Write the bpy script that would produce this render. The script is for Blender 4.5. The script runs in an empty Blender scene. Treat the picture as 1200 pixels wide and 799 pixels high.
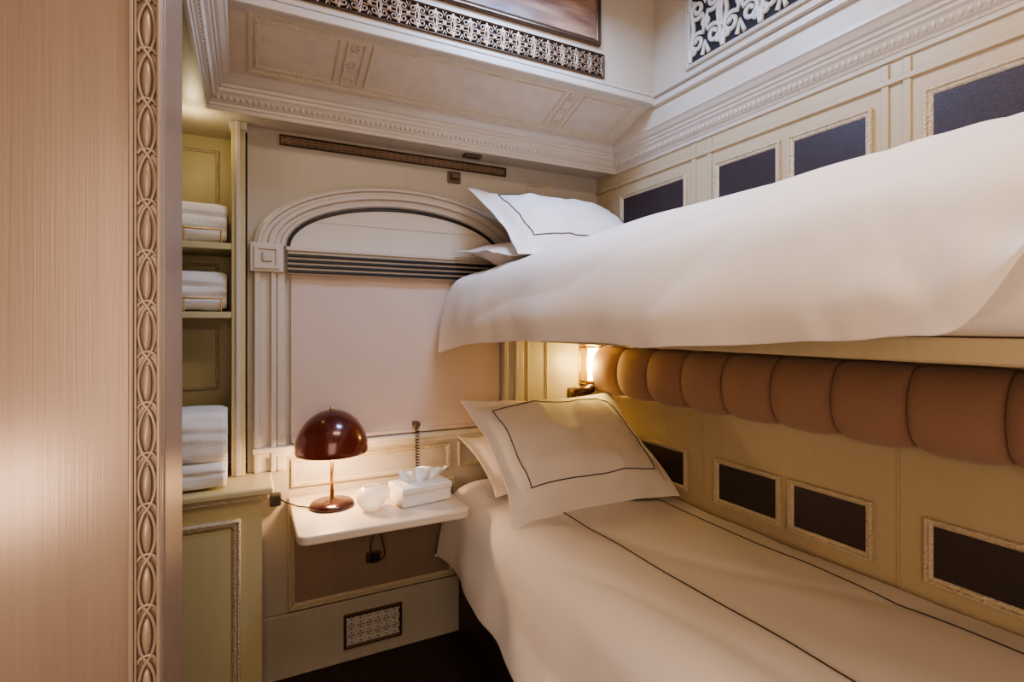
import bpy, bmesh, math, random
from mathutils import Vector, Matrix, noise
from mathutils.bvhtree import BVHTree
random.seed(4)
S = bpy.context.scene
COL = S.collection
PI = math.pi
try:
    S.view_settings.look = 'AgX - Medium High Contrast'
except Exception: pass

# ------------------------------------------------------------------ materials
def newmat(name):
    m = bpy.data.materials.new(name); m.use_nodes = True
    nt = m.node_tree
    return m, nt, nt.nodes['Principled BSDF']

def mat(name, col, rough=0.5, metal=0.0, var=0.0, vscale=(8,8,8), bump=0.0, bscale=(40,40,40),
        coat=0.0, sheen=0.0, kind='noise', emis=None, estr=0.0, col2=None):
    m, nt, b = newmat(name)
    b.inputs['Base Color'].default_value = (*col, 1)
    b.inputs['Roughness'].default_value = rough
    b.inputs['Metallic'].default_value = metal
    b.inputs['Coat Weight'].default_value = coat
    b.inputs['Sheen Weight'].default_value = sheen
    if emis:
        b.inputs['Emission Color'].default_value = (*emis, 1)
        b.inputs['Emission Strength'].default_value = estr
    tc = nt.nodes.new('ShaderNodeTexCoord')
    def tex(scale, kd):
        mp = nt.nodes.new('ShaderNodeMapping'); mp.inputs['Scale'].default_value = scale
        nt.links.new(tc.outputs['Object'], mp.inputs['Vector'])
        if kd == 'voronoi':
            t = nt.nodes.new('ShaderNodeTexVoronoi'); t.inputs['Scale'].default_value = 1
            nt.links.new(mp.outputs[0], t.inputs['Vector']); return t.outputs['Distance']
        t = nt.nodes.new('ShaderNodeTexNoise'); t.inputs['Scale'].default_value = 1
        t.inputs['Detail'].default_value = 4
        nt.links.new(mp.outputs[0], t.inputs['Vector']); return t.outputs['Fac']
    if var > 0 or col2:
        o = tex(vscale, 'noise')
        r = nt.nodes.new('ShaderNodeValToRGB')
        c2 = col2 if col2 else tuple(min(1, c*(1+var)) for c in col)
        c1 = col if col2 else tuple(c*(1-var) for c in col)
        r.color_ramp.elements[0].position = .3; r.color_ramp.elements[1].position = .7
        r.color_ramp.elements[0].color = (*c1, 1); r.color_ramp.elements[1].color = (*c2, 1)
        nt.links.new(o, r.inputs[0]); nt.links.new(r.outputs[0], b.inputs['Base Color'])
    if bump > 0:
        o = tex(bscale, kind)
        bp = nt.nodes.new('ShaderNodeBump'); bp.inputs['Strength'].default_value = bump
        bp.inputs['Distance'].default_value = 0.004
        nt.links.new(o, bp.inputs['Height']); nt.links.new(bp.outputs[0], b.inputs['Normal'])
    return m

M_wall   = mat('painted_wood', (.49,.44,.365), .38, var=.03, vscale=(50,50,2), bump=.06, bscale=(160,160,4))
M_wallR  = mat('painted_wood_side', (.50,.41,.27), .38, var=.03, vscale=(50,50,2), bump=.06, bscale=(160,160,4))
M_ceil   = mat('ceiling_paint', (.55,.48,.39), .42, var=.04, bump=.08, bscale=(90,90,90))
M_emb    = mat('embossed_panel', (.57,.48,.385), .50, var=.06, vscale=(20,20,20), bump=.35, bscale=(220,220,220))
M_mould  = mat('carved_moulding', (.60,.51,.37), .36, bump=.9, bscale=(130,130,130), kind='voronoi')
M_smooth = mat('smooth_moulding', (.56,.50,.43), .34, var=.03, bump=.05)
M_door   = mat('satin_door', (.37,.285,.235), .32, metal=.35, var=.06, vscale=(120,120,1.5), bump=.07, bscale=(300,300,3))
M_doorT  = mat('door_carving', (.40,.315,.255), .32, metal=.2, var=.06, vscale=(60,60,10))
M_green  = mat('cream_green_cabinet', (.53,.47,.27), .42, var=.03, vscale=(50,50,2), bump=.06, bscale=(150,150,4))
M_cloth  = mat('white_cotton', (.85,.785,.735), .75, bump=.10, bscale=(14,14,14), sheen=.1)
M_stitch = mat('dark_stitch', (.06,.05,.045), .8, var=.1)
M_leather= mat('plum_leather', (.042,.030,.034), .42, var=.15, vscale=(90,90,90), bump=.25, bscale=(350,350,350))
M_bolst  = mat('mauve_wool', (.37,.225,.165), .9, var=.12, vscale=(350,350,350), bump=.3, bscale=(500,500,500), sheen=.3)
M_floor  = mat('dark_carpet', (.035,.02,.015), .95, var=.3, vscale=(60,60,60), bump=.6, bscale=(300,300,300))
M_shade  = mat('shade_fabric', (.62,.51,.44), .85, var=.03, vscale=(300,300,300), bump=.15, bscale=(400,400,400))
M_fan    = mat('arch_fabric', (.66,.60,.52), .8, var=.03, vscale=(200,200,200), bump=.1, bscale=(300,300,300))
M_black  = mat('black_trim', (.015,.015,.017), .4, var=.1)
M_bronze = mat('bronze_fret', (.17,.115,.08), .35, metal=.6, var=.15)
M_whfret = mat('ivory_fret', (.62,.58,.52), .4, var=.04)
M_dark   = mat('dark_recess', (.020,.017,.020), .8, var=.1)
M_brass  = mat('brass', (.72,.50,.22), .28, metal=1.0, var=.05)
M_towel  = mat('white_towel', (.85,.83,.80), .95, bump=.8, bscale=(260,260,260), sheen=.3)
M_table  = mat('table_top', (.66,.57,.45), .33, var=.03)
M_brown  = mat('brown_panel', (.30,.22,.165), .5, var=.06, vscale=(40,40,3), bump=.1, bscale=(120,120,4))
M_bedbase= mat('dark_wood', (.05,.03,.022), .5, var=.2, vscale=(4,40,40))
M_lbase  = mat('lamp_bronze', (.055,.02,.018), .25, metal=.5, var=.1, coat=.4)
M_plast  = mat('black_plastic', (.025,.02,.02), .35, var=.1)
M_glow   = mat('sconce_glass', (.9,.8,.6), .5, emis=(1,.74,.38), estr=13, var=.02)
M_white  = mat('white_lacquer', (.80,.77,.74), .3, var=.02)
M_tissue = mat('tissue_paper', (.88,.87,.86), .9, bump=.1)
M_flame  = mat('wax', (.95,.88,.78), .5, emis=(1,.75,.45), estr=1.2, var=.02)
M_lit    = mat('fill_panel_glow', (.9,.9,.85), .6, emis=(1,.85,.7), estr=1.0, var=.01)  # faint glow of the added fill panel overhead

m, nt, b = newmat('burgundy_glass'); M_dome = m
b.inputs['Base Color'].default_value = (.045,.010,.010,1); b.inputs['Roughness'].default_value = .22
b.inputs['Metallic'].default_value = .3
b.inputs['Coat Weight'].default_value = .7; b.inputs['Coat Roughness'].default_value = .10
tr = nt.nodes.new('ShaderNodeBsdfTranslucent'); tr.inputs['Color'].default_value = (.24,.05,.03,1)
mx = nt.nodes.new('ShaderNodeMixShader'); mx.inputs[0].default_value = .018
out = nt.nodes['Material Output']
nt.links.new(b.outputs[0], mx.inputs[1]); nt.links.new(tr.outputs[0], mx.inputs[2]); nt.links.new(mx.outputs[0], out.inputs[0])
m, nt, b = newmat('frosted_glass'); M_glass = m
b.inputs['Base Color'].default_value = (1,.93,.86,1); b.inputs['Roughness'].default_value = .28
b.inputs['Transmission Weight'].default_value = .6; b.inputs['IOR'].default_value = 1.3
b.inputs['Emission Color'].default_value=(1,.78,.55,1); b.inputs['Emission Strength'].default_value=.12
m, nt, b = newmat('painting'); M_pic = m
tc = nt.nodes.new('ShaderNodeTexCoord'); mp = nt.nodes.new('ShaderNodeMapping'); mp.inputs['Scale'].default_value = (2.5,1,14)
n = nt.nodes.new('ShaderNodeTexNoise'); n.inputs['Scale'].default_value = 1.3; n.inputs['Detail'].default_value = 5
r = nt.nodes.new('ShaderNodeValToRGB')
r.color_ramp.elements[0].position=.35; r.color_ramp.elements[0].color=(.05,.022,.016,1)
r.color_ramp.elements[1].position=.65; r.color_ramp.elements[1].color=(.40,.24,.16,1)
nt.links.new(tc.outputs['Object'], mp.inputs[0]); nt.links.new(mp.outputs[0], n.inputs[0]); nt.links.new(n.outputs['Fac'], r.inputs[0]); nt.links.new(r.outputs[0], b.inputs['Base Color'])
b.inputs['Roughness'].default_value=.35

# ------------------------------------------------------------------ helpers
def link(ob, parent=None):
    COL.objects.link(ob)
    if parent: ob.parent = parent
    return ob
def empty(name, loc=(0,0,0)):
    e = bpy.data.objects.new(name, None); e.empty_display_size = .05; e.location = loc
    COL.objects.link(e); return e
def mesh_ob(name, verts, faces, m, parent=None, smooth=False):
    me = bpy.data.meshes.new(name); me.from_pydata([tuple(v) for v in verts], [], faces); me.update()
    bm = bmesh.new(); bm.from_mesh(me); bmesh.ops.recalc_face_normals(bm, faces=bm.faces); bm.to_mesh(me); bm.free()
    me.materials.append(m)
    if smooth:
        for p in me.polygons: p.use_smooth = True
    return link(bpy.data.objects.new(name, me), parent)
def bevel(ob, w, seg=3):
    md = ob.modifiers.new('bevel','BEVEL'); md.width = w; md.segments = seg; md.limit_method='ANGLE'
    for p in ob.data.polygons: p.use_smooth = True
    md.harden_normals = True
    return ob
def box(name, x0,x1,y0,y1,z0,z1, m, parent=None, bev=0, seg=3):
    v=[(x0,y0,z0),(x1,y0,z0),(x1,y1,z0),(x0,y1,z0),(x0,y0,z1),(x1,y0,z1),(x1,y1,z1),(x0,y1,z1)]
    f=[(0,3,2,1),(4,5,6,7),(0,1,5,4),(1,2,6,5),(2,3,7,6),(3,0,4,7)]
    o=mesh_ob(name,v,f,m,parent)
    if bev: bevel(o,bev,seg)
    return o
def boxes(name, lst, m, parent=None, bev=0):
    V=[];F=[]
    for (x0,x1,y0,y1,z0,z1) in lst:
        k=len(V)
        V+=[(x0,y0,z0),(x1,y0,z0),(x1,y1,z0),(x0,y1,z0),(x0,y0,z1),(x1,y0,z1),(x1,y1,z1),(x0,y1,z1)]
        F+=[tuple(k+i for i in f) for f in [(0,3,2,1),(4,5,6,7),(0,1,5,4),(1,2,6,5),(2,3,7,6),(3,0,4,7)]]
    o=mesh_ob(name,V,F,m,parent)
    if bev: bevel(o,bev,2)
    return o
def ring(name, to3, a0,a1,b0,b1, prof, m, parent=None, smooth=False):
    V=[];F=[]
    for (o,h) in prof:
        V += [to3(a0+o,b0+o,h),to3(a1-o,b0+o,h),to3(a1-o,b1-o,h),to3(a0+o,b1-o,h)]
    for k in range(len(prof)-1):
        for i in range(4):
            j=(i+1)%4
            F.append((4*k+i,4*k+j,4*k+4+j,4*k+4+i))
    return mesh_ob(name,V,F,m,parent,smooth)
def merge(objs, name):
    V=[];F=[]
    for o in objs:
        k=len(V); V+=[v.co.copy() for v in o.data.vertices]; F+=[tuple(k+i for i in p.vertices) for p in o.data.polygons]
    m=objs[0].data.materials[0]; par=objs[0].parent
    for o in objs: bpy.data.objects.remove(o)
    return mesh_ob(name,V,F,m,par)
FR = lambda w,d:[(0,0),(0,d*.6),(w*.12,d),(w*.3,d),(w*.42,d*.55),(w*.6,d*.75),(w*.8,d*.6),(w,d*.25),(w,0)]
backp = lambda Y: (lambda a,b,h:(a,Y-h,b))
sidep = lambda X: (lambda a,b,h:(X-h,a,b))
def curve(name, polys, rad, m, parent=None, cyclic=False, res=2):
    cu=bpy.data.curves.new(name,'CURVE'); cu.dimensions='3D'; cu.bevel_depth=rad; cu.bevel_resolution=res; cu.use_fill_caps=True
    for pts in polys:
        sp=cu.splines.new('POLY'); sp.points.add(len(pts)-1)
        for p,q in zip(sp.points,pts): p.co=(*q,1)
        sp.use_cyclic_u=cyclic; sp.use_smooth=True
    cu.materials.append(m)
    return link(bpy.data.objects.new(name,cu),parent)
def lathe(name, prof, m, parent=None, c=(0,0,0), n=48):
    V=[];F=[]
    for (r,z) in prof:
        for i in range(n):
            a=2*PI*i/n; V.append((c[0]+r*math.cos(a),c[1]+r*math.sin(a),c[2]+z))
    for k in range(len(prof)-1):
        for i in range(n):
            j=(i+1)%n; F.append((k*n+i,k*n+j,k*n+n+j,k*n+n+i))
    return mesh_ob(name,V,F,m,parent,True)
def catmull(P,n):
    out=[]
    L=len(P)
    for i in range(n):
        t=i/(n-1)*(L-1); k=min(int(t),L-2); f=t-k
        p0=P[max(k-1,0)];p1=P[k];p2=P[k+1];p3=P[min(k+2,L-1)]
        out.append(tuple(.5*((2*p1[d])+(-p0[d]+p2[d])*f+(2*p0[d]-5*p1[d]+4*p2[d]-p3[d])*f*f+(-p0[d]+3*p1[d]-3*p2[d]+p3[d])*f**3) for d in range(len(p1))))
    return out

# ------------------------------------------------------------------ room shell
YB=2.2; XR=1.6
box('floor',-.95,1.7,-.9,2.5,-.05,0,M_floor)
box('ceiling',-.95,1.7,-.9,2.5,2.72,2.8,M_ceil)
box('wall_back',0.0,1.7,YB,YB+.3,0,2.10,M_wall)
box('wall_right',XR,XR+.1,-.9,YB,0,2.72,M_wallR)
box('wall_left',-.95,-.9,-.9,2.5,0,2.72,M_wall)
box('wall_front',-.9,1.6,-.95,-.9,0,2.72,M_wall)
box('trim_1',-.9,XR,2.05,2.5,2.10,2.72,M_ceil)
box('trim_2',-.9,-.13,-.9,2.05,2.10,2.72,M_ceil)
flat=lambda a,b,h:(a,b,h)
corn=[(-.0,2.10),(0,2.085),(.008,2.085),(.010,2.098),(.014,2.100),(.016,2.108),(.022,2.112),(.036,2.134),(.044,2.140),(.046,2.150),(.052,2.152),(.054,2.162),(.062,2.166),(.074,2.180),(.080,2.184),(.080,2.196)]
ring('trim_3',flat,-.13,XR,-.9,2.05,corn,M_smooth)
V=[];F=[]
def egg(cx,cy,cz,ax,r=.0065,l=.010):
    n=6;k0=len(V)
    for i in range(5):
        ph=PI*i/4
        for j in range(n):
            th=2*PI*j/n
            V.append((cx+math.sin(ph)*math.cos(th)*r,cy+math.sin(ph)*math.sin(th)*r,cz+math.cos(ph)*l))
    for i in range(4):
        for j in range(n):
            F.append((k0+i*n+j,k0+i*n+(j+1)%n,k0+(i+1)*n+(j+1)%n,k0+(i+1)*n+j))
x=-.09
while x<1.57: egg(x,2.05-.029,2.123,'x'); x+=.019
y=-.2
while y<2.02: egg(XR-.029,y,2.123,'y'); egg(-.13+.029,y,2.123,'y'); y+=.019
mesh_ob('trim_4',V,F,M_smooth,smooth=True)

XL2,XR2,YP,YC=-.05,1.52,1.97,1.70
ZP,ZC=2.192,2.285
mesh_ob('trim_5',[(XL2,YP,ZP),(XR2,YP,ZP),(XR2,YC,ZC),(XL2,YC,ZC),(XL2,YP,2.6),(XR2,YP,2.6),(XR2,YC,2.6),(XL2,YC,2.6)],
        [(0,1,2,3),(4,5,6,7),(0,4,5,1),(2,3,7,6),(0,3,7,4),(1,2,6,5)],M_emb)
sl=Vector((0,YC-YP,ZC-ZP)); SL=sl.length; sl.normalize(); nn=Vector((0,-sl.z,sl.y)); nn=nn if nn.z<0 else -nn
def slp(a,b,h):
    p=Vector((a,YP,ZP))+sl*b+nn*h; return tuple(p)
parts=[]
parts.append(ring('p',slp,.0,1.46,.02,SL-.02,FR(.012,.006),M_mould))
for a,b in [(.02,.27),(.29,.35),(.37,1.12),(1.14,1.19),(1.21,1.44)]:
    parts.append(ring('p',slp,a,b,.045,SL-.045,FR(.009,.005),M_mould))
merge(parts,'trim_6')
V=[];F=[]
for a in (.32,1.165):
    for bb in (.07,.14,.21):
        for k in range(6):
            th=k*PI/3; c=Vector(slp(a+.012*math.cos(th),bb+.012*math.sin(th),.001)); egg(c.x,c.y,c.z,'x',.006,.005)
mesh_ob('trim_16',V,F,M_emb,smooth=True)
box('wall_clerestory_back',XL2,XR2,YC-.012,YC+.1,ZC-.012,2.72,M_ceil)
box('trim_7',XL2,XR2,YC-.028,YC-.010,ZC-.016,ZC+.012,M_smooth,bev=.005)
box('trim_8',XL2,XR2,YC-.022,YC-.010,ZC+.016,ZC+.032,M_smooth,bev=.004)
box('wall_clerestory_right',XR2,XR,-.9,2.04,2.196,2.72,M_ceil)
boxes('trim_9',[(XR2-.018,XR2+.01,-.9,YC-.02,2.262,2.276),(XR2-.010,XR2+.01,-.9,YC-.02,2.276,2.296),(XR2-.026,XR2+.01,-.9,YC-.02,2.296,2.306)],M_smooth,bev=.004)
box('wall_clerestory_left',-.13,XL2,-.9,2.04,2.196,2.72,M_ceil)

# fretwork
def spiral(cx,cy,r,a0,turns,sg,n=22):
    return [(cx+r*(1-.78*i/n)*math.cos(a0+sg*turns*2*PI*i/n), cy+r*(1-.78*i/n)*math.sin(a0+sg*turns*2*PI*i/n)) for i in range(n+1)]
def fret_polys(L,H,cells):
    W=L/cells; out=[]
    for c in range(cells):
        x0=c*W; cx=x0+W/2; cy=H/2; r=min(W/4,H/4)*.95
        for sx in (-1,1):
            for sy in (-1,1):
                a0=math.atan2(-sy,-sx)
                s=spiral(cx+sx*W*.25,cy+sy*H*.25,r,a0,1.4,sx*sy)
                out.append([(cx,cy)]+s)
                s2=spiral(cx+sx*W*.40,cy+sy*H*.36,r*.55,math.atan2(sy,sx),1.1,-sx*sy,14)
                out.append(s2)
        out.append([(cx+r*.35*math.cos(t*PI/8),cy+r*.35*math.sin(t*PI/8)) for t in range(17)])
        out.append([(x0,cy-H*.22),(x0+W*.05,cy),(x0,cy+H*.22)])
        out.append([(cx-W*.1,H*.02),(cx,H*.2),(cx+W*.1,H*.02)])
        out.append([(cx-W*.1,H*.98),(cx,H*.8),(cx+W*.1,H*.98)])
        out.append([(x0+.001,0),(x0+W*.13,cy),(x0+.001,H)])
        out.append([(x0+W-.001,0),(x0+W*.87,cy),(x0+W-.001,H)])
    return out
def fret(name,to3,a0,a1,b0,b1,cells,rad,m,mf,back,fw=.012,nrow=1):
    e=empty(name)
    Hh=(b1-b0)/nrow
    P=[[to3(a0+p[0],b0+Hh*k+p[1],.006) for p in q] for k in range(nrow) for q in fret_polys(a1-a0,Hh,cells)]
    curve('scrollwork',P,rad,m,e)
    v=[to3(a0,b0,.001),to3(a1,b0,.001),to3(a1,b1,.001),to3(a0,b1,.001)]
    mesh_ob('backing',v,[(0,1,2,3)],back,e)
    ring('frame',to3,a0-fw,a1+fw,b0-fw,b1+fw,FR(fw,.012),mf,e)
    return e
M_fret2=mat('gilt_bronze_fret',(.30,.205,.135),.35,metal=.5,var=.15)
fret('fretwork_grille',backp(YC-.012),.0,1.25,2.333,2.412,20,.0034,M_fret2,M_bronze,M_dark,.006)
fret('fretwork_grille',sidep(XR2),1.02,1.485,2.355,2.60,3,.0085,M_whfret,M_smooth,M_dark,.02)
e=empty('framed_picture')
box('canvas',.12,1.215,YC-.022,YC-.014,2.47,2.70,M_pic,e)
ring('frame',backp(YC-.013),.10,1.235,2.447,2.716,FR(.024,.02),M_bronze,e)

# ------------------------------------------------------------------ right wall panels
secs=[(1.60,1.985),(1.18,1.42),(.89,1.115),(.33,.725),(-.1,.14),(-.42,-.18)]
for k,(z0,z1) in enumerate([(.695,.83),(1.79,1.955)]):
    e=empty('wall_leather_panels')
    for (y0,y1) in secs:
        box('leather_inset',XR-.004,XR,y0,y1,z0,z1,M_leather,e)
    rr=[ring('f',sidep(XR),y0-.018,y1+.018,z0-.018,z1+.018,FR(.02,.014),M_mould,e) for (y0,y1) in secs]
    merge(rr,'frames')
boxes('trim_10',[(XR-.006,XR,1.455,1.475,1.72,2.08),(XR-.006,XR,1.535,1.555,1.72,2.08),(XR-.006,XR,.775,.795,1.72,2.08),(XR-.006,XR,.83,.85,1.72,2.08),
  (XR-.010,XR,-.9,YB,2.02,2.035)],M_wallR,bev=.002)
boxes('trim_11',[(XR-.003,XR,1.50,1.506,.62,1.02),(XR-.003,XR,.805,.811,.62,1.02)],M_wallR,bev=.001)

# ------------------------------------------------------------------ window wall
win=empty('window_1')
CX=.595
def arch(hw,rise,z0,n=48):
    return [(CX-hw*math.cos(PI*i/n), z0+rise*math.sin(PI*i/n)) for i in range(n+1)]
def arch_mould(name,steps,m):
    V=[];F=[];n=48
    for hw,rs,h in steps:
        for (a,b) in arch(hw,rs,1.655,n): V.append((a,YB-h,b))
    for k in range(len(steps)-1):
        for i in range(n):
            F.append((k*(n+1)+i,k*(n+1)+i+1,(k+1)*(n+1)+i+1,(k+1)*(n+1)+i))
    return mesh_ob(name,V,F,m,win)
arch_mould('arch_casing',[(.575,.275,0),(.575,.275,.030),(.560,.262,.040),(.550,.254,.040),(.545,.250,.028),(.530,.240,.028),(.524,.236,.036),(.505,.222,.036),(.500,.218,.022),(.485,.207,.022),(.480,.203,.028),(.468,.194,.028),(.460,.188,.010),(.460,.188,0)],M_smooth)
arch_mould('arch_dark_edge',[(.462,.190,.012),(.450,.180,.014),(.446,.176,.004)],M_black)
pts=arch(.448,.178,1.655,48)
mesh_ob('arch_fan',[(CX,YB-.005,1.655)]+[(a,YB-.005,b) for a,b in pts],[(0,i+1,i+2) for i in range(48)],M_fan,win)
for i,zz in enumerate((1.758,)):
    hw=.448*math.sqrt(max(0,1-((zz-1.655)/.178)**2))-.01
    box('fold_%d'%i,CX-hw,CX+hw,YB-.007,YB-.004,zz,zz+.003,M_shade,win)
box('cassette',.135,1.055,YB-.040,YB,1.548,1.652,M_smooth,win,.004)
boxes('cassette_ribs',[(.137,1.053,YB-.048,YB-.036,z,z+.012) for z in (1.553,1.573,1.593,1.613)],M_black,win,.003)
box('cassette_cap',.130,1.060,YB-.050,YB-.030,1.636,1.652,M_smooth,win,.004)
n=40;V=[];F=[]
for j in range(21):
    for i in range(n+1):
        xx=.15+.89*i/n; zz=.905+.645*j/20
        V.append((xx,YB-.012+.002*math.sin(i*.5+j*.2)*math.sin(j*.4),zz))
for j in range(20):
    for i in range(n): F.append((j*(n+1)+i,j*(n+1)+i+1,(j+1)*(n+1)+i+1,(j+1)*(n+1)+i))
mesh_ob('roller_blind',V,F,M_shade,win,True)
box('blind_hem',.15,1.04,YB-.022,YB-.006,.898,.915,M_shade,win,.004)
for nm,x0 in (('pilaster_l',.018),('pilaster_r',1.052)):
    boxes(nm,[(x0,x0+.115,YB-.016,YB,.80,1.555),(x0+.004,x0+.026,YB-.032,YB,.80,1.555),(x0+.060,x0+.078,YB-.034,YB,.80,1.555),(x0+.082,x0+.112,YB-.022,YB,.80,1.555)],M_smooth,win,.005)
for nm,x0 in (('corner_block_l',.008),('corner_block_r',1.062)):
    box(nm,x0,x0+.115,YB-.045,YB,1.552,1.662,M_smooth,win,.004)
    ring(nm+'_rosette',backp(YB-.045),x0+.015,x0+.10,1.565,1.649,[(0,0),(0,.008),(.012,.008),(.014,.002),(.024,.002),(.028,.010),(.0424,.012)],M_smooth,win)
box('sill',.015,1.20,YB-.045,YB,.872,.895,M_smooth,win,.007)
box('sill_lower',.03,1.18,YB-.028,YB,.852,.872,M_smooth,win,.005)
parts=[ring('p',backp(YB),.15,.80,.725,.835,FR(.016,.012),M_mould),ring('p',backp(YB),.84,1.10,.725,.835,FR(.016,.012),M_mould),
       ring('p',backp(YB),1.19,1.30,.75,2.03,FR(.012,.008),M_mould)]
merge(parts,'trim_12')
box('trim_13',.045,.95,YB-.02,YB,.0,.245,M_wall,bev=.004)
box('trim_14',.165,.80,YB-.006,YB,.275,.66,M_brown)
ring('trim_15',backp(YB),.14,.82,.250,.685,FR(.026,.018),M_mould)
fret('floor_vent_grille',backp(YB-.02),.357,.567,.067,.178,6,.0024,M_whfret,M_bronze,M_dark,.013,nrow=3)
fret('air_vent_strip',backp(YB),.115,1.07,2.050,2.080,34,.0022,M_fret2,M_bronze,M_dark,.005)
e=empty('curtain_bracket')
box('plate',.79,.85,YB-.012,YB,1.985,2.035,M_bronze,e,.004)
box('arm',.80,.84,YB-.035,YB-.010,2.0,2.02,M_bronze,e,.004)
box('ceiling_sensor',.84,.92,2.11,2.15,2.088,2.10,M_bronze,bev=.004)

# ------------------------------------------------------------------ bookcase alcove
bc=empty('bookcase_alcove')
box('back',-.50,.0,2.40,2.43,.801,2.10,M_green,bc)
box('side_left',-.50,-.47,2.17,2.40,.801,2.10,M_green,bc)
box('upright',-.052,-.006,2.165,2.40,.801,2.10,M_green,bc,.003)
box('upright_bead',-.038,-.022,2.155,2.17,.801,2.10,M_smooth,bc,.004)
box('upright_top',-.058,-.0,2.158,2.20,2.07,2.10,M_smooth,bc,.004)
box('shelf_top',-.47,-.052,2.165,2.40,1.628,1.652,M_green,bc,.003)
box('shelf_mid',-.47,-.052,2.165,2.40,1.378,1.402,M_green,bc,.003)
merge([ring('p',backp(2.40),-.44,-.10,z0,z1,FR(.014,.012),M_mould,bc) for z0,z1 in ((1.70,2.05),(1.44,1.60),(1.10,1.35))],'back_panels')
for i,z in enumerate((1.70,1.45)):
    curve('brass_rail_%d'%i,[[(-.44,2.175,z),(-.085,2.175,z)],[(-.085,2.175,z),(-.085,2.175,z-.045)],[(-.20,2.175,z),(-.20,2.175,z-.045)]],.003,M_brass,bc)
cab=empty('base_cabinet')
box('carcass',-.50,.045,1.995,2.40,0,.775,M_green,cab)
box('worktop',-.52,.082,1.965,2.40,.775,.800,M_green,cab,.008,4)
box('worktop_bead',-.51,.066,1.978,2.30,.757,.775,M_mould,cab,.006)
ring('door_frame',backp(1.995),-.44,-.02,.08,.70,FR(.026,.018),M_mould,cab)
box('door_panel',-.41,-.05,1.988,1.996,.11,.67,M_green,cab,.003)
def towels(name,x0,x1,y0,y1,z0,hs,seed=0,nots=(.15,)):
    e=empty(name); z=z0; random.seed(seed)
    for i,h in enumerate(hs):
        V=[];F=[];nx=22
        D=y1-y0; sec=[]
        r=h/2; rd=min(r,.045)
        for k in range(6): sec.append((y1-(D-rd)*k/5, .001))
        for k in range(1,24):
            a=-PI/2+PI*k/24
            nt_=sum(.30*rd*math.exp(-((a-q)/.11)**2) for q in nots)
            sec.append((y0+rd-(rd-nt_)*abs(math.cos(a))**.6, r+r*math.sin(a)*.98))
        for k in range(6): sec.append((y0+rd+(D-rd)*k/5, h-.001))
        for ii in range(nx+1):
            u=ii/nx; ed=min(u,1-u)*nx
            sh=1-.10*max(0,1-ed/1.5)
            xx=x0+(x1-x0)*u
            for (yy,zz) in sec:
                nz=.006*noise.noise(Vector((xx*14,yy*14,zz*30+seed*3+i)))
                V.append((xx,yy+.010*noise.noise(Vector((xx*9,zz*25,seed+i*2))),z+h/2+(zz-h/2)*sh+nz*.5+0.004*noise.noise(Vector((xx*8,i,seed)))))
        N=len(sec)
        for ii in range(nx):
            for k in range(N-1): F.append((ii*N+k,ii*N+k+1,(ii+1)*N+k+1,(ii+1)*N+k))
        F.append(tuple(range(N))); F.append(tuple(nx*N+k for k in range(N)))
        mesh_ob('towel_%d'%(i+1),V,F,M_towel,e,True)
        z+=h-.002
    return e
towels('folded_towels',-.40,-.068,2.19,2.36,1.656,(.145,),1,nots=(.35,-.45))
towels('folded_towels',-.40,-.068,2.19,2.36,1.406,(.145,),2,nots=(.25,-.35))
towels('folded_towels',-.36,-.064,2.0,2.20,.804,(.09,.17),3,nots=(.2,))

# ------------------------------------------------------------------ partition / door jamb at left
d=empty('door_1')
box('panel',-.9,-.155,1.0,1.25,0,2.10,M_door,d)
box('jamb',-.156,-.122,1.004,1.268,0,2.10,M_doorT,d,.002)
box('jamb_lip',-.130,-.1195,1.02,1.268,0,2.10,M_door,d,.002)
box('bead_l',-.165,-.158,.990,1.004,0,2.1,M_doorT,d,.003)
box('bead_l2',-.1575,-.1545,.993,1.004,0,2.1,M_doorT,d,.001)
box('bead_r',-.1285,-.1225,.990,1.004,0,2.1,M_doorT,d,.003)
P=[];V=[];F=[]
xc=-.1415; per=.080; z=.02
while z<2.05:
    zc=z+per/2
    pts=[]
    for i in range(13):
        t=i/12; ang=PI*t
        pts.append((xc+(.0115*math.sin(ang)**.7),.9985,zc-per*.5+per*t))
    P.append(pts); P.append([(2*xc-a,b_,c) for a,b_,c in pts])
    P.append([(xc+.012*math.cos(a),.9985,zc+per*.5+.010*math.sin(a)) for a in [PI*j/8 for j in range(9)]])
    for dx,rw,rl in ((0,.0068,.029),):
        n=8;k0=len(V)
        for i in range(9):
            ph=PI*i/8
            for j in range(n):
                th=2*PI*j/n
                V.append((xc+dx+rw*math.sin(ph)*math.cos(th),1.0-.001+.007*math.sin(ph)*math.sin(th),zc+rl*math.cos(ph)))
        for i in range(8):
            for j in range(n): F.append((k0+i*n+j,k0+i*n+(j+1)%n,k0+(i+1)*n+(j+1)%n,k0+(i+1)*n+j))
    z+=per
curve('carved_ovals',P,.0026,M_doorT,d)
mesh_ob('carved_leaves',V,F,M_doorT,d,True)

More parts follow.
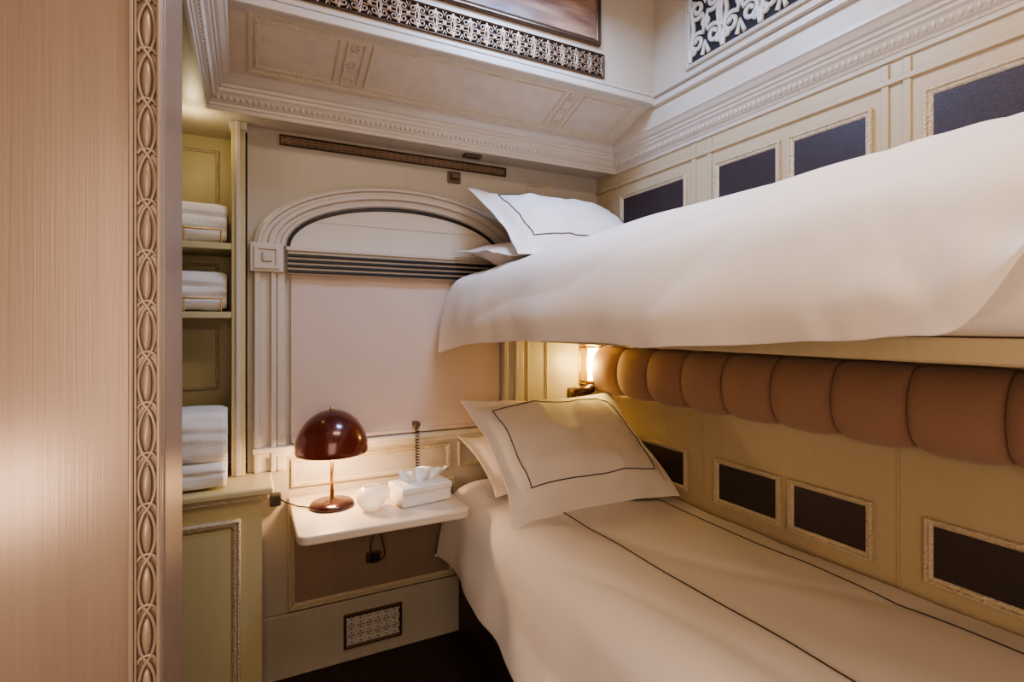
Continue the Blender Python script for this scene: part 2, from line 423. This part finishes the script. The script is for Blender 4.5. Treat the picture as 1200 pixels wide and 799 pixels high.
# ------------------------------------------------------------------ cloth
def crease(p):
    a=noise.noise(p); return (1-min(1,abs(a)*3.2))**2
def cloth(name, prof, y0,y1, ny, nx, parent, amp=.006, enddrop=.25, seed=0, foldamp=.01, cr=.006, endcr=None):
    V=[];F=[]
    rows=[]
    for j in range(ny+1):
        y=y0+(y1-y0)*j/ny; rows.append((y,0))
    r=.05
    for a in range(1,7):
        th=a/6*PI/2; rows.append((y1+r*math.sin(th), r*(1-math.cos(th))))
    rows.append((y1+r+.005, enddrop*.6)); rows.append((y1+r, enddrop))
    for (y,dz) in rows:
        pr=catmull(prof(y),nx+1)
        zb=pr[0][1]
        for i,(x,z) in enumerate(pr):
            zz=max(z-dz,zb-.01*dz) if dz>0 else z
            s=i/nx
            p=Vector((x*3.0,y*2.2,seed))
            w=amp*(noise.noise(p)+.4*noise.noise(p*2.3))
            w-=cr*crease(Vector(((x+z)*2.6+y*1.1, y*1.0-(x+z)*.5, seed+5)))
            w+=cr*.5*crease(Vector(((x+z)*1.7-y*1.6, y*.8+x*.8, seed+9)))
            side=max(0,1-s*3.2)
            ec=0
            if endcr: 
                ec=max(0,1-(y-endcr)/.35); w+=.014*ec*noise.noise(Vector((x*9,y*14,z*9+seed)))-.009*ec*crease(Vector((x*6,y*7-z*5,seed+2)))
            fx=foldamp*side*math.sin(y*13+seed+2*noise.noise(Vector((y*3,seed,0))))+foldamp*.6*side*noise.noise(Vector((y*9,z*4,seed)))
            fx+=ec*.016*side*noise.noise(Vector((y*22,z*16,seed)))
            V.append((x+fx-w*side*.7,y,zz+w*(1-side*.4)))
    for j in range(len(rows)-1):
        for i in range(nx): F.append((j*(nx+1)+i,j*(nx+1)+i+1,(j+1)*(nx+1)+i+1,(j+1)*(nx+1)+i))
    o=mesh_ob(name,V,F,M_cloth,parent,True)
    md=o.modifiers.new('thick','SOLIDIFY'); md.thickness=.008; md.offset=-1
    sb=o.modifiers.new('sub','SUBSURF'); sb.levels=1; sb.render_levels=1
    return o
def onsurf(ob, pts, h=.0015, step=.015):
    bvh=BVHTree.FromPolygons([v.co for v in ob.data.vertices],[tuple(p.vertices) for p in ob.data.polygons])
    out=[]
    for k in range(len(pts)-1):
        a=Vector(pts[k]);b_=Vector(pts[k+1]); n=max(1,int((b_-a).length/step))
        for i in range(n+(k==len(pts)-2)):
            p=a+(b_-a)*i/n
            hit=bvh.ray_cast(Vector((p[0],p[1],5)),Vector((0,0,-1)))
            if hit[0]: out.append((p[0],p[1],hit[0].z+h))
    return out

lb=empty('lower_bed')
box('base',.83,XR-.002,.0,2.17,0,.40,M_bedbase,lb,.01)
box('mattress',.79,XR-.004,.0,2.15,.40,.60,M_cloth,lb,.04,4)
def profL(y):
    hz=.36+.03*math.sin(y*3+1)+(.03 if y<1.2 else 0)
    return [(.700+.02*math.sin(y*4),hz),(.715,.44),(.732,.53),(.750,.60),(.785,.650),(.85,.680),(.98,.690),(1.15,.685),(1.35,.670),(1.5,.650),(1.588,.635)]
du=cloth('duvet',profL,.0,2.07,140,80,lb,amp=.008,enddrop=.22,seed=1,foldamp=.012,cr=.006)
L=onsurf(du,[(1.0,.0),(1.0,1.585),(1.46,1.60),(1.46,.0)],.0025)
curve('embroidery',[L],.0016,M_stitch,lb)
ub=empty('upper_bunk_bed')
box('platform',.815,XR-.002,.02,2.18,1.300,1.335,M_wallR,ub,.006)
box('rail',XR-.11,XR-.002,.02,2.18,1.262,1.300,M_wallR,ub,.006)
box('mattress',.80,XR-.004,.04,2.15,1.335,1.50,M_cloth,ub,.04,4)
def lerp(xs,ys,x):
    if x<=xs[0]: return ys[0]
    for i in range(len(xs)-1):
        if x<=xs[i+1]: return ys[i]+(ys[i+1]-ys[i])*(x-xs[i])/(xs[i+1]-xs[i])
    return ys[-1]
def profU(y):
    hz=lerp([.12,.20,.251,.276,.295,.33,.42,.83,1.45,1.9,2.1],[1.55,1.50,1.432,1.388,1.362,1.340,1.330,1.308,1.304,1.280,1.245],y)
    cr=lerp([.1,1.3,1.8,2.1],[0.012,0,-.02,-.045],y)
    bl=lerp([.1,.3,.6,2.1],[0,.3,1,1],y)
    return [(.738,hz),(.738-.014*bl,hz+(1.44-hz)*.5 if hz<1.42 else hz+.01),(.755-.012*bl,max(1.46,hz+.02)),(.785-.008*bl,max(1.535,hz+.03)),(.84,1.590+cr*.5),(.92,1.626+cr),(1.03,1.643+cr),(1.18,1.635+cr),(1.35,1.61+cr),(1.5,1.580+cr),(1.588,1.545)]
cloth('duvet',profU,.08,2.06,170,88,ub,amp=.011,enddrop=.28,seed=7,foldamp=.010,cr=.008,endcr=.22)

def pillow(name,w,h,t,M4,seed=0,flange=.045,line=True,inset=.10,sag=0.0):
    n=48;m_=40;V=[];F=[]
    for side in (1,-1):
        for j in range(m_+1):
            for i in range(n+1):
                u=-1+2*i/n; v=-1+2*j/m_
                iu=min(1,abs(u)*w/(w-2*flange)); iv=min(1,abs(v)*h/(h-2*flange))
                body=(max(0,1-iu**2.3)**.62)*(max(0,1-iv**2.3)**.62)
                pin=.09
                x=u*w/2*(1-pin*(1-abs(v)**2.0)*abs(u)**3); y=v*h/2*(1-pin*(1-abs(u)**2.0)*abs(v)**3)
                q=Vector((x*6,y*6,seed+side))
                wr=.008*noise.noise(q)+.010*crease(Vector((x*3.5+y*2,y*4-x*2,seed+3*side)))-.008*crease(Vector((x*4-y*3,y*3,seed+7*side)))
                edge=.012*noise.noise(Vector((x*8,y*8,seed)))-sag*(max(0,-v)**3)*.04
                z=side*(t/2*body+.0025)+wr*min(1,body*2)+edge*(1-body)
                V.append((x,y,z))
    N=(n+1)*(m_+1)
    for s in range(2):
        for j in range(m_):
            for i in range(n):
                a=s*N+j*(n+1)+i; F.append((a,a+1,a+n+2,a+n+1))
    bd=[i for i in range(n+1)]+[j*(n+1)+n for j in range(1,m_+1)]+[m_*(n+1)+i for i in range(n-1,-1,-1)]+[j*(n+1) for j in range(m_-1,0,-1)]
    for k in range(len(bd)):
        a=bd[k];b_=bd[(k+1)%len(bd)]; F.append((a,b_,b_+N,a+N))
    e=empty(name)
    o=mesh_ob('pillow_case',V,F,M_cloth,e,True)
    sb=o.modifiers.new('s','SUBSURF'); sb.levels=1; sb.render_levels=1
    if line:
        a=w/2-inset;b_=h/2-inset
        Lp=onsurf(o,[(-a,-b_),(a,-b_),(a,b_),(-a,b_),(-a,-b_)],.002)
        curve('stitch_line',[Lp],.0019,M_stitch,e)
    e.matrix_world=M4
    return e
def place(c,tilt,yaw=0,roll=0):
    return Matrix.Translation(c)@Matrix.Rotation(yaw,4,'Z')@Matrix.Rotation(tilt,4,'X')@Matrix.Rotation(roll,4,'Z')
R=math.radians
pillow('bed_pillow',.78,.58,.20,place((1.165,1.775,.872),R(36),R(3),R(-1)),1,sag=1)
pillow('bed_pillow',.70,.46,.14,place((1.17,1.98,.790),R(20),0,0),2,line=False)
pillow('bed_pillow',.76,.57,.18,place((1.213,1.85,1.760),R(36),R(3),R(-2)),3)
pillow('bed_pillow',.74,.48,.13,place((1.165,1.92,1.645),R(8),0,0),4,line=False)

# ------------------------------------------------------------------ channelled bolster
segs=[];n=22;ycur=2.115
while ycur>-.1: segs.append((ycur-.193,ycur)); ycur-=.196
bo=empty('wall_bolster_cushion')
V=[];F=[];rowsY=[]
for (a,b_) in segs:
    for i in range(17):
        t=i/16; rowsY.append((b_-(b_-a)*(.5-.5*math.cos(PI*t)), (max(0,1-abs(math.cos(PI*t))**2.6))**.5))
for (y,s) in rowsY:
    for j in range(n+1):
        th=-PI/2+PI*j/n
        ex=.115*(abs(math.cos(th))**.7)*(.70+.30*s)
        hz_=(.110+.008*s) if th>0 else (.094+.024*s)
        V.append((XR-.004-ex,y,1.135+hz_*math.sin(th)))
for r_ in range(len(rowsY)-1):
    for j in range(n):
        a=r_*(n+1)+j; F.append((a,a+1,a+n+2,a+n+1))
F.append(tuple(range(n+1))); F.append(tuple((len(rowsY)-1)*(n+1)+j for j in range(n+1)))
mesh_ob('channels',V,F,M_bolst,bo,True)

# ------------------------------------------------------------------ wall table + objects
tb=empty('wall_table')
def rounded_top(name,x0,x1,y0,y1,z0,z1,r,m,parent):
    pts=[(x1,y1),(x0,y1)]
    for i in range(9):
        a=PI+PI/2*i/8; pts.append((x0+r+r*math.cos(a),y0+r+r*math.sin(a)))
    for i in range(9):
        a=-PI/2+PI/2*i/8; pts.append((x1-r+r*math.cos(a),y0+r+r*math.sin(a)))
    N=len(pts)
    V=[(a,b_,z0) for a,b_ in pts]+[(a,b_,z1) for a,b_ in pts]
    F=[tuple(range(N)),tuple(range(N,2*N))]+[(i,(i+1)%N,N+(i+1)%N,N+i) for i in range(N)]
    return bevel(mesh_ob(name,V,F,m,parent),.006,3)
rounded_top('top',.140,.725,1.755,YB-.002,.658,.688,.035,M_table,tb)
box('batten',.20,.68,YB-.06,YB-.022,.615,.658,M_wall,tb,.004)
box('bracket',.41,.45,1.90,YB-.03,.630,.658,M_bronze,tb,.004)
TZ=.688
lp=empty('table_lamp'); lx,ly=.278,2.02
lathe('base',[(0,0),(.074,0),(.078,.004),(.078,.011),(.070,.018),(.045,.024),(.025,.027),(.010,.032),(.0,.032)],M_lbase,lp,(lx,ly,TZ))
lathe('stem',[(.0,.02),(.0065,.02),(.0065,.215),(.0,.215)],M_brass,lp,(lx,ly,TZ),20)
R0=.130
dome=[(R0*math.cos(t),.205+.150*math.sin(t)) for t in [PI/2*i/20 for i in range(21)]]
lathe('dome_shade',[(R0*.985,.200)]+dome[:-1]+[(.0001,.355)],M_dome,lp,(lx,ly,TZ))
lathe('finial',[(0,.353),(.008,.354),(.008,.360),(.004,.366),(0,.367)],M_brass,lp,(lx,ly,TZ),16)
lathe('bulb',[(0,.215),(.012,.218),(.016,.225),(.024,.245),(.022,.262),(.012,.275),(0,.278)],M_glow,lp,(lx,ly,TZ),24)
curve('flex',[[(lx-.075,ly+.01,TZ+.004),(lx-.11,ly+.03,TZ+.006),(lx-.15,ly+.09,TZ+.008),(.10,YB-.02,.70)]],.0025,M_plast,lp)
box('plug',.075,.115,YB-.04,YB-.003,.670,.715,M_plast,lp,.006)
cg=empty('glass_candle_globe'); gx,gy=.400,1.915
k_=.95
sph=[(.018,.002),(.030,.003)]+[(.056*math.sin(t),.052-.050*math.cos(t)) for t in [PI*(.22+.60*i/16) for i in range(17)]]
gp=[(0,.001)]+sph+[(.028,.093),(.048*.62,.086)]+[(.050*math.sin(t),.052-.046*math.cos(t)) for t in [PI*(.80-.58*i/14) for i in range(15)]]+[(0,.012)]
lathe('globe',[(a*k_,b_*.92) for a,b_ in gp],M_glass,cg,(gx,gy,TZ),32)
lathe('candle',[(0,.014),(.024,.014),(.024,.045),(.004,.046),(.003,.056),(0,.058)],M_flame,cg,(gx,gy,TZ),24)
tbx=empty('tissue_box')
box('box_body',-.098,.098,-.065,.065,0,.052,M_white,tbx,.006,3)
box('box_lid',-.102,.102,-.069,.069,.046,.070,M_white,tbx,.006,3)
V=[];F=[];nn_=24;mm=12
for k,(ax,tw,hh,off) in enumerate(((0.0,0.0,.058,-.02),(.5,.6,.045,.028))):
    k0=len(V)
    for j in range(mm+1):
        for i in range(nn_+1):
            u=i/nn_-.5; v=j/mm
            sp=.05+.07*v
            xx=u*sp*2*.7+off+tw*.03*v; yy=.020*math.sin(u*16+k)*(.4+v)+ax*.02
            zz=.068+hh*v*(1-.9*abs(u)**1.3)+.006*math.sin(u*22+v*3)*v
            V.append((xx,yy,zz))
    for j in range(mm):
        for i in range(nn_):
            a=k0+j*(nn_+1)+i; F.append((a,a+1,a+nn_+2,a+nn_+1))
mesh_ob('tissue',V,F,M_tissue,tbx,True)
tbx.location=(.590,1.945,TZ+.001); tbx.rotation_euler=(0,0,R(8))
ph=empty('coiled_telephone_cord')
curve('coil',[[(.640+.008*math.cos(i*.7),YB-.045-.01*(i/150)+.008*math.sin(i*.7),.930-.2*i/150) for i in range(151)]],.0022,M_plast,ph)
box('hook',.628,.652,YB-.055,YB-.002,.925,.945,M_bronze,ph,.004)
box('cord_end',.628,.652,YB-.075,YB-.045,.690,.728,M_plast,ph,.005)
so=empty('wall_socket')
box('plate',.435,.495,YB-.014,YB-.006,.375,.42,M_bronze,so,.003)
box('plug',.450,.480,YB-.045,YB-.012,.385,.412,M_plast,so,.005)
curve('cable',[catmull([(.47,YB-.04,.39),(.50,YB-.06,.42),(.485,YB-.05,.52),(.495,YB-.04,.60),(.49,YB-.03,.655)],24),catmull([(.46,YB-.04,.41),(.445,YB-.05,.46),(.47,YB-.04,.54),(.46,YB-.03,.655)],24)],.0025,M_plast,so)
sc=empty('wall_sconce')
box('back_plate',1.485,1.585,YB-.010,YB,1.06,1.26,M_brass,sc,.004)
box('glass',1.498,1.572,YB-.055,YB-.010,1.078,1.243,M_glow,sc,.010)
boxes('frame_bars',[(1.49,1.50,YB-.060,YB,1.062,1.258),(1.57,1.58,YB-.060,YB,1.062,1.258),(1.49,1.58,YB-.062,YB,1.240,1.252),(1.49,1.58,YB-.062,YB,1.068,1.080)],M_brass,sc,.002)
rl=empty('reading_lamp')
box('mount',1.42,1.47,YB-.012,YB,.985,1.045,M_bronze,rl,.004)
curve('arm',[catmull([(1.445,YB-.01,1.02),(1.445,YB-.05,1.03),(1.45,YB-.08,1.02)],12)],.006,M_brass,rl)
o=lathe('head',[(0,-.05),(.018,-.05),(.022,-.045),(.024,.03),(.020,.045),(.008,.055),(0,.055)],M_lbase,rl,(0,0,0),24)
o.matrix_world=Matrix.Translation((1.46,YB-.085,1.035))@Matrix.Rotation(R(75),4,'Y')@Matrix.Rotation(R(20),4,'X')

# ------------------------------------------------------------------ lights
def light(name,kind,loc,energy,col,rot=(0,0,0),size=.1,sy=None,spot=None,parent=None):
    l=bpy.data.lights.new(name,kind); l.energy=energy; l.color=col
    if kind=='AREA':
        l.size=size
        if sy: l.shape='RECTANGLE'; l.size_y=sy
    else: l.shadow_soft_size=size
    if spot: l.spot_size=spot; l.spot_blend=.8
    o=bpy.data.objects.new(name,l); o.location=loc; o.rotation_euler=rot; COL.objects.link(o)
    return o
box('ceiling_fill_panel',.25,1.05,.2,.6,2.695,2.72,M_lit,bev=.01)  # added glowing panel out of view, housing for the overhead fill
light('ceiling_fill','AREA',(.65,.4,2.68),13,(1,.80,.62),(0,0,0),.8,.4)  # unseen warm fill, added to brighten the cabin from above
light('rear_fill','AREA',(0,-.80,1.40),19,(1,.74,.54),(R(86),0,R(-12)),1.2,1.3)  # unseen soft fill added behind the camera; no doorway is modelled
light('cool_clerestory_light','AREA',(.85,1.32,2.62),17,(.42,.60,1),(R(-4),0,0),.40,.3)  # unseen area light up in the clerestory for the bluish tint on the upper bunk
light('lamp_bulb_light','POINT',(lx,ly,TZ+.19),11,(1,.64,.36),size=.03)
light('sconce_light','POINT',(1.49,YB-.12,1.16),7.5,(1,.72,.24),size=.05)
light('door_glow_fill','POINT',(-.45,.50,1.0),5.5,(1,.72,.52),size=.08)  # unseen point light, added to put a warm glow on the door panel
light('alcove_light','POINT',(-.17,2.12,2.03),.7,(1,.8,.45),size=.02)

w=bpy.data.worlds.new('world'); S.world=w; w.use_nodes=True
w.node_tree.nodes['Background'].inputs[0].default_value=(.5,.45,.4,1); w.node_tree.nodes['Background'].inputs[1].default_value=.3

cd=bpy.data.cameras.new('camera'); cam=bpy.data.objects.new('camera',cd); COL.objects.link(cam)
cam.location=(0,0,1.35); cam.rotation_euler=(R(90),0,R(-26.8))
cd.sensor_width=36; cd.lens=18.42; cd.shift_y=-17.5/1200; cd.clip_start=.02
S.camera=cam
